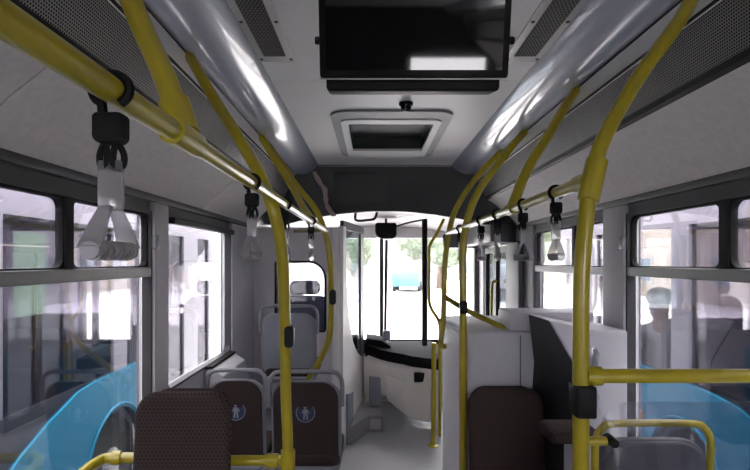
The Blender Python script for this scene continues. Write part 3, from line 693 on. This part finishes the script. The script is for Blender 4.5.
# sill ledge below the left windscreen-side window
thing('window_ledge', MB().prism([(XL+.004, .93), (XL+.05, .945), (XL+.12, .90), (XL+.14, .80), (XL+.14, .52), (XL+.004, .52)], lambda a, b, d: (a, d, b), 3.16, 3.70), 'panel_grey', 'grey moulded ledge under the left window beside the seat pair', 'ledge', ang=25, bevel=.01)
MB().box(XL+.006, XL+.052, 3.16, 3.70, .945, .958).build('ledge_rubber', 'black_rubber', bpy.data.objects['window_ledge'], smooth=False)

# ------------------------------------------------------------------ grey box and cabinet on the right
e = empty('wheel_box', (.50, 2.80, 0), label='large light grey wheel-arch box on the right of the aisle', cat='box')
MB().slab(rrect(0, XR-.5-.006, 0, .82, .02, 3), XY, .002, 1.222, .02).build('box_body', 'box_grey', e)
MB().box(.296, .30, -.004, .01, .3, 1.2).build('panel_seam', 'dark_frame', e, smooth=False)
MB().box(-.012, .0, .0, .80, .05, 1.19).build('aisle_panel', 'cab_white', e, bevel=.005)
MB().box(.24, XR-.5-.04, .002, .26, 1.223, 1.325).build('raised_top', 'box_grey', e, bevel=.015)
Yc = 2.45; cz = lambda px, py: (P(px, py, Yc).x, P(px, py, Yc).z)
e = empty('side_cabinet', (XR, Yc, 0), label='tall grey cabinet with two silver latches against the right wall', cat='cabinet')
a1, zt_ = cz(549, 320); a2, zc = cz(573, 362); xr = XR-.032
zt_ = 1.32-.0
pl = [(xr-XR, .002), (xr-XR, 1.272), (P(600, 0, Yc).x-XR, 1.272), (a1-XR, zt_), (a2-XR, zc), (a2-XR, .002)]
MB().prism(pl, XZ, 0, .345).build('body', 'box_grey', e, smooth=False, bevel=.012)
for py0, py1 in ((347, 369), (389, 408)):
    p, q_ = P(595.5, py0, Yc), P(595.5, py1, Yc)
    l = MB().box(p.x-XR-.022, p.x-XR+.010, -.006, 0, q_.z, p.z).build('latch', 'steel', e, bevel=.004)
    MB().tube([(p.x-XR-.008, -.006, p.z-.012), (p.x-XR-.002, -.03, p.z-.03), (p.x-XR-.012, -.028, q_.z+.03), (p.x-XR-.006, -.006, q_.z+.012)], .008, 8, 4).build('latch_lever', 'steel', l)
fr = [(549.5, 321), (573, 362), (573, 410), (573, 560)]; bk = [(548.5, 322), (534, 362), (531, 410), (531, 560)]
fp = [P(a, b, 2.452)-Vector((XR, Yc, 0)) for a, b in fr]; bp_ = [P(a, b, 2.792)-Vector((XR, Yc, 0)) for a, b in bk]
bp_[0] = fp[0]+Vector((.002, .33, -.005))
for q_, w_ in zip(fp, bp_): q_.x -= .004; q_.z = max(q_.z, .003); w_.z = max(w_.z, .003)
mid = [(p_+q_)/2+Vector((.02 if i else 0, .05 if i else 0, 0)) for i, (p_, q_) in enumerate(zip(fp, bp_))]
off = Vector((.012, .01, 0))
MB().sheet([fp, mid, bp_]).sheet([[p_+off for p_ in fp], [p_+off for p_ in mid], [p_+off*.2 for p_ in bp_]]).build('corner_shade', 'fascia_black', e)  # dark sheet stands in for shade on the cabinet side and box corner
# white plate standing on the box top
p = P(524, 331, 2.84)
e = empty('card_reader', (p.x, 2.86, 1.222), label='small pale plate unit standing on the grey box top', cat='device')
MB().slab(rrect(-.035, .035, 0, .095, .008, 2), lambda a, b, d: (a+b*.0, d+b*.25, b), 0, .035, .006).build('case', 'box_grey', e)
MB().prism([(-.028, .012), (.028, .012), (.028, .085), (-.028, .085)], lambda a, b, d: (a, d+b*.25, b), -.003, .0).build('face', 'white_plate', e, smooth=False)
# brown padded armrest box between the seat and the cabinet
p0 = P(548, 432, 2.3); p1 = P(577, 432, 2.3)
e = empty('padded_bin', (p0.x, 2.265, 0), label='low grey bin with brown padded lid beside the cabinet', cat='bin')
MB().box(.118, p1.x-p0.x+.08, 0, .175, .002, .80).build('bin_body', 'box_grey', e, bevel=.015)
MB().slab(rrect(0, p1.x-p0.x+.09, -.01, .18, .03), XY, .80, .86, .02).build('pad', 'fabric', e, uvfn=lambda co, n: (co.x, co.y))

# ------------------------------------------------------------------ neighbouring buses outside
def neighbour(s, label):
    """s=-1: bus parked on the left, its near wall at x=XN; built in world metres about the near wall"""
    XN = -1.86 if s < 0 else 2.07
    e = empty('parked_bus', (XN, 0 if s < 0 else -.35, -.45), label=label, cat='bus', group='parked blue buses')
    o = s                                    # outward = away from us
    G = .45                                  # local z = world z + .45
    yz = lambda a, b, d: (o*d, a, b+G)
    YR, YFr = -3.0, 6.1
    wy, wz, wr = 3.81, .10, .375
    arch = [(wy+wr*1.12*math.cos(a), wz+wr*1.12*math.sin(a)) for a in [math.pi*k/14 for k in range(15)]]
    # lower bodies with wheel arch, near side
    bottom = -.18
    def cut(poly_top):
        return poly_top+[(YR, bottom)]+[(wy-wr*1.12, bottom)]+[a for a in arch[::-1]]+[(wy+wr*1.12, bottom), (4.6 if s < 0 else YFr, bottom)]
    YD = 4.6 if s < 0 else YFr
    MB().prism(cut([(YD, .80), (YR, .80)]), yz, .012, .06).build('dark_panel', 'bus_navy', e, smooth=False)
    YE = 4.55 if s < 0 else YFr
    MB().prism([(YE, .80), (4.3, .80), (3.9, .80), (3.5, .79), (3.3, .77), (3.0, .67), (2.75, .56), (2.45, .38), (2.1, .22), (1.5, .12), (YR, .10), (YR, bottom), (wy-wr*1.13, bottom)]+[(wy+(a-wy)*1.01, wz+(b-wz)*1.01) for a, b in arch[::-1]]+[(wy+wr*1.13, bottom), (YE, bottom)], yz, -.004, .012).build('blue_panel', 'bus_blue', e, smooth=False)
    MB().tube([(-o*.004, a, b+G) for a, b in [(wy+wr*1.14*math.cos(q), wz+wr*1.2*math.sin(q)) for q in [math.pi*k/14 for k in range(15)]]], .010, 8, 0).build('arch_lip', 'bus_blue', e)
    MB().box(*sorted((-o*.02, o*.0)), 4.32, 4.42, .37+G, .46+G).build('side_marker', 'amber', e, bevel=.01)
    # wheel
    wl = MB().lathe([(.26, 0), (.36, 0), (.385, .03), (.385, .22), (.36, .25), (.26, .25)], (0.05*o if o > 0 else -.30, wy, wz+G), 'x', 28).build('wheel', 'tyre', e)
    MB().lathe([(.06, -.01), (.12, -.005), (.2, .03), (.25, .01), (.26, .05), (.26, .2)] if o > 0 else [(.06, .26), (.12, .255), (.2, .22), (.25, .24), (.26, .2), (.26, .05)], (0.05*o if o > 0 else -.30, wy, wz+G), 'x', 24).build('rim', 'rim', wl)
    if s < 0:
        for a, b in ((4.55, 4.72), (5.15, 5.55), (5.92, 6.1)): MB().prism([(a, bottom), (b, bottom), (b, .80), (a, .80)], yz, 0, .05).build('door_frame', 'bus_lilac', e, smooth=False)
        for a, b in ((4.72, 5.15), (5.55, 5.92)): MB().prism([(a, bottom+.1), (b, bottom+.1), (b, .80), (a, .80)], yz, .02, .025).build('door_pane', 'glass_bus', e, smooth=False)
        for pts in ([(.25, 5.2, .98), (.5, 6.0, .80)], [(.3, 5.1, 1.25), (.6, 6.0, 1.1)], [(.3, 5.5, .95), (.3, 5.5, .3)]):
            MB().tube([(o*a, b, c+G) for a, b, c in pts], .022, 8, 0).build('door_rail', 'yellow_rail', e)
    # both upper walls: pillars, sill, head and panes
    pil = [(YR, -2.6), (-.5, -.3), (.9, 1.05), (2.36, 2.62), (3.75, 3.95), (4.55, 4.72), (5.15, 5.55), (5.92, 6.1)]
    for far in (0, 1):
        d0 = 0 if not far else 2.34
        if far: MB().prism([(YFr, .80), (YR, .80), (YR, bottom), (YFr, bottom)], yz, d0, d0+.05).build('far_panel', 'bus_navy', e, smooth=False)
        MB().prism([(YFr, 1.84), (YFr, 2.45), (YR, 2.45), (YR, 1.84)], yz, d0, d0+.05).build('cant_panel', 'bus_lilac', e, smooth=False)
        for a, b in pil:
            MB().prism([(b, .80), (b, 1.84), (a, 1.84), (a, .80)], yz, d0, d0+.05).build('pillar', 'bus_lilac', e, smooth=False)
        for (a, b), (c, d) in zip(pil, pil[1:]):
            MB().prism([(c, .80), (c, 1.84), (b, 1.84), (b, .80)], yz, d0+.02, d0+.025).build('pane', 'glass' if s > 0 and not far and b == 3.95 else 'glass_bus', e, smooth=False)
            if not far and b < 3.7: MB().prism([(c, 1.50), (c, 1.54), (b, 1.54), (b, 1.50)], yz, d0+.005, d0+.045).build('sash_bar', 'alu_frame', e, smooth=False)
    MB().box(*sorted((o*.0, o*2.39)), YR, YFr, 2.45+G, 2.56+G).build('roof', 'bus_roof', e, bevel=.03)
    MB().box(*sorted((o*.06, o*2.33)), YR, YFr, -.04+G, .0+G).build('bus_floor', 'floor_vinyl', e, smooth=False)
    for y in (YR, YFr-.04):
        MB().box(*sorted((o*.05, o*2.34)), y, y+.04, bottom+G, .85+G).build('end_panel', 'bus_blue', e, smooth=False)
        MB().box(*sorted((o*.05, o*2.34)), y, y+.04, 1.95+G, 2.45+G).build('end_header', 'bus_lilac', e, smooth=False)
    # interior: rails, seats, box, cab
    for xo, z in ((.75, 1.78), (1.6, 1.78)): MB().tube([(o*xo, -1.5, z+G), (o*xo, 3.2, z+G)], .017, 8, 0).build('handrail', 'yellow_rail', e)
    for pts in ([(.35, 2.7, 1.32), (.9, 2.7, 1.30)], [(.35, 2.85, 1.06), (1.0, 2.85, 1.16)], [(.3, 2.2, .92), (.6, 2.4, 1.02), (.62, 2.6, 1.1), (.62, 2.6, .5)]):
        MB().tube([(o*a, b, c+G) for a, b, c in pts], .02, 8, 3).build('grab_bar', 'yellow_rail', e)
    for xo, y, z in ((.32, 1.6, 1.05), (.75, 1.6, 1.05), (.32, 3.1, .95), (.75, 3.1, .95), (1.65, .9, 1.05), (2.05, .9, 1.05), (2.05, 2.3, 1.0), (.32, .3, 1.05), (2.05, -.4, 1.05), (1.65, 2.3, 1.0)):
        st = MB().slab(rrect(-.2, .2, .42, z, (.08, .08, .04, .04), 4), lambda a, b, d: (o*xo+a, y+d, b+G), 0, .09, .03).slab(rrect(-.2, .2, .05, .45, .05, 4), lambda a, b, d: (o*xo+a, y+b, d+G), .36, .46, .03).box(o*xo-.05, o*xo+.05, y+.18, y+.28, G+.001, .37+G)
        st.build('seat', 'seat_navy', e)
    MB().box(*sorted((o*.06, o*.8)), 3.3, 4.2, G+.001, 1.18+G).build('wheel_box', 'bus_inside', e, bevel=.03)
    MB().box(*sorted((o*1.1, o*1.9)), 4.9, 5.9, G+.001, .92+G).build('dashboard', 'bus_inside', e, bevel=.05)
    return e
neighbour(-1, 'blue city bus parked close alongside on the left'); neighbour(1, 'blue city bus parked close alongside on the right')

# person at the window of the right-hand bus
def skin_mesh(name, pts, edges, rad, m, parent=None, root=0, sub=2):
    me = bpy.data.meshes.new(name); me.from_pydata(pts, edges, []); o = bpy.data.objects.new(name, me); C.objects.link(o)
    md = o.modifiers.new('skin', 'SKIN'); md.use_smooth_shade = True
    for i, r in enumerate(rad): me.skin_vertices[0].data[i].radius = (r, r*.85) if not isinstance(r, tuple) else r
    me.skin_vertices[0].data[root].use_root = True
    sd = o.modifiers.new('sub', 'SUBSURF'); sd.levels = sub; sd.render_levels = sub
    me.materials.append(M[m]); o.parent = parent; return o
def person(loc, label):
    e = empty('person', loc, label=label, cat='person')
    # seated, facing +Y, arms forward; z=0 is the floor
    pts = [(0, 0, .52), (0, -.02, .72), (0, -.03, .92), (0, -.02, 1.03), (0, 0, 1.10), (0, .02, 1.17), (0, .03, 1.25), (0, .03, 1.31),
           (.17, -.02, 1.0), (.24, .05, .76), (.17, .28, .78), (.15, .36, .80), (-.17, -.02, 1.0), (-.24, .05, .76), (-.17, .28, .78), (-.15, .36, .80),
           (.10, .02, .50), (.12, .42, .50), (.12, .44, .10), (.12, .55, .05), (-.10, .02, .50), (-.12, .42, .50), (-.12, .44, .10), (-.12, .55, .05)]
    ed = [(0, 1), (1, 2), (2, 3), (3, 4), (4, 5), (5, 6), (6, 7), (3, 8), (8, 9), (9, 10), (10, 11), (3, 12), (12, 13), (13, 14), (14, 15), (0, 16), (16, 17), (17, 18), (18, 19), (0, 20), (20, 21), (21, 22), (22, 23)]
    rad = [.13, .125, .14, .11, .055, .085, .095, .06, .06, .042, .034, .03, .06, .042, .034, .03, .085, .065, .045, .04, .085, .065, .045, .04]
    b = skin_mesh('body', pts, ed, rad, 'skin', e)
    sp = [(0, 0, .56), (0, -.02, .72), (0, -.03, .92), (0, -.02, 1.035), (0, -.005, 1.07), (.17, -.02, 1.005), (.235, .04, .80), (.2, .15, .775), (-.17, -.02, 1.005), (-.235, .04, .80), (-.2, .15, .775)]
    skin_mesh('shirt', sp, [(0, 1), (1, 2), (2, 3), (3, 4), (3, 5), (5, 6), (6, 7), (3, 8), (8, 9), (9, 10)], [.15, .15, .165, .13, .07, .078, .062, .058, .078, .062, .058], 'shirt', e)
    tp = [(0, 0, .51), (.10, .02, .50), (.12, .42, .50), (.12, .44, .14), (-.10, .02, .50), (-.12, .42, .50), (-.12, .44, .14)]
    skin_mesh('trousers', tp, [(0, 1), (1, 2), (2, 3), (0, 4), (4, 5), (5, 6)], [.15, .1, .08, .06, .1, .08, .06], 'trousers', e)
    h = MB().lathe([(.085, -.04), (.103, .0), (.10, .05), (.07, .085), (.02, .10)], (0, .015, 1.28), 'z', 20); h.build('hair', 'hair', e)
    f = MB()
    for s in (-1, 1): f.lathe([(.012, 0), (.012, .012)], (s*.035, .108, 1.245), 'y', 10)
    f.build('eyes', 'black_trim', e)
    MB().tube([(0, .11, 1.245), (0, .135, 1.215), (0, .118, 1.205)], .012, 8, 3).build('nose', 'skin', e)
    MB().tube([(-.025, .108, 1.175), (0, .115, 1.172), (.025, .108, 1.175)], .006, 6, 3).build('mouth', 'wire_pink', e)
    ht = MB()
    for s in (-1, 1):
        for k in range(4): ht.tube([(s*.15+(k-1.5)*.019, .36, .80), (s*.15+(k-1.5)*.019, .42-.01*abs(k-1.5), .80), (s*.15+(k-1.5)*.018, .435-.01*abs(k-1.5), .775)], .0088, 6, 2)
        ht.tube([(s*.13, .34, .80), (s*.10, .37, .81), (s*.09, .40, .80)], .0095, 6, 2)
        ht.slab(rrect(s*.15-.042, s*.15+.042, .32, .385, .015), XY, .785, .815, .01)
    ht.build('hands', 'skin', e)
    return e
person((2.44, 4.40, .0), 'person in a white shirt seated inside the bus on the right')
tag(MB().slab(rrect(2.24, 2.64, 4.25, 4.70, .06), XY, .30, .40, .03).box(2.36, 2.52, 4.35, 4.55, 0.001, .31).build('cab_stool', 'seat_navy'), 'dark cab seat under the person in the white shirt', 'seat')

# ------------------------------------------------------------------ yard beyond
def building(loc, w, d, h, m, label, floors, cols, rot=0):
    e = empty('building', loc, rot, label, 'building')
    MB().box(-w/2, w/2, 0, d, 0, h).build('walls', m, e, smooth=False)
    MB().box(-w/2-.3, w/2+.3, -.3, d+.3, h, h+.3).build('roof', 'bus_roof', e, smooth=False)
    for i in range(cols):
        for j in range(floors):
            x = -w/2+(i+.5)*w/cols; z = .9+j*(h-.5)/floors
            f = MB().box(x-.6, x+.6, -.06, 0, z, z+1.3).build('window', 'window_dark', e, smooth=False)
            MB().ring(rect_like(x-.68, x+.68, z-.08, z+1.38, 1), rect_like(x-.6, x+.6, z, z+1.3, 1), XZ, -.1, 0).build('window_surround', 'build_white', f, smooth=False)
building((-15, 27, -.45), 56, 8, 7, 'build_white', 'white building beyond the bus on the left', 2, 17, math.pi/2)
building((16, 27, -.45), 56, 8, 7, 'build_cream', 'cream building beyond the bus on the right', 2, 17, -math.pi/2)
building((.5, 58, -.45), 26, 8, 5, 'build_white', 'long pale building across the yard ahead', 1, 14)
thing('green_container', MB().box(-9, -7.2, 9.5, 11.5, -.45, 2.2), 'build_green', 'pale green container beyond the left bus', 'container', bevel=.05)
def tree(loc, h, r, label):
    e = empty('tree', loc, 0, label, 'tree', 'trees across the yard')
    MB().tube([(0, 0, 0), (.1, 0, h*.35), (0, .1, h*.7)], [.22, .1], 8, 4).build('trunk', 'bark', e)
    bm = bmesh.new()
    for k in range(9):
        c = Vector((random.uniform(-.6, .6)*r, random.uniform(-.6, .6)*r, h*.65+random.uniform(-.35, .45)*r))
        mt = Matrix.Translation(c) @ Matrix.Scale(r*random.uniform(.4, .65), 4)
        g = bmesh.ops.create_icosphere(bm, subdivisions=3, radius=1, matrix=mt)
        for v in g['verts']: v.co += (v.co-c).normalized()*random.uniform(-.14, .14)*r*.6
    me = bpy.data.meshes.new('crown'); bm.to_mesh(me); bm.free(); me.materials.append(M['leaf']); o = bpy.data.objects.new('crown', me); C.objects.link(o); o.parent = e
for i, (x, y, h, r) in enumerate(((-6, 38, 5.5, 2.6), (-1.5, 40, 5, 2.2), (5, 39, 5.8, 2.6), (11, 37, 5.2, 2.4))):
    tree((x, y, -.45), h, r, ['leftmost tree ahead across the yard', 'second tree from left ahead across the yard', 'third tree from left ahead across the yard', 'rightmost tree ahead across the yard'][i])
def van(loc, m, label, L=4.6, h=1.9, rz=0, nm='parked_van', cat='van'):
    e = empty(nm, loc, rz, label, cat)
    pr_ = [(-L/2, .35), (L/2, .35), (L/2, 1.0), (L/2-.7, 1.15), (L/2-1.3, h), (-L/2+.1, h), (-L/2, 1.2)]
    MB().prism(pr_, lambda a, b, d: (a, d, b), -.9, .9).build('body', m, e, bevel=.06)
    for a, b in ((-1.9, -.7), (-.6, .5), (.6, 1.25)): MB().prism([(a, 1.2), (b, 1.2), (b-.12, h-.15), (a, h-.15)], lambda q, w_, d: (q, d, w_), -.915, -.89).build('side_window', 'window_dark', e, smooth=False)
    for x in (-L/2+.9, L/2-.9):
        for y in (-.95, .75): MB().lathe([(.18, 0), (.33, 0), (.35, .03), (.35, .17), (.33, .2), (.18, .2)], (x, y, .35), 'y', 20).build('wheel', 'tyre', e)
van((2.5, 36, -.45), 'teal_paint', 'small teal car parked across the yard ahead', 3.6, 1.4, math.radians(80), 'parked_car', 'car'); van((-2.6, 27, -.45), 'build_white', 'white van parked across the yard ahead')
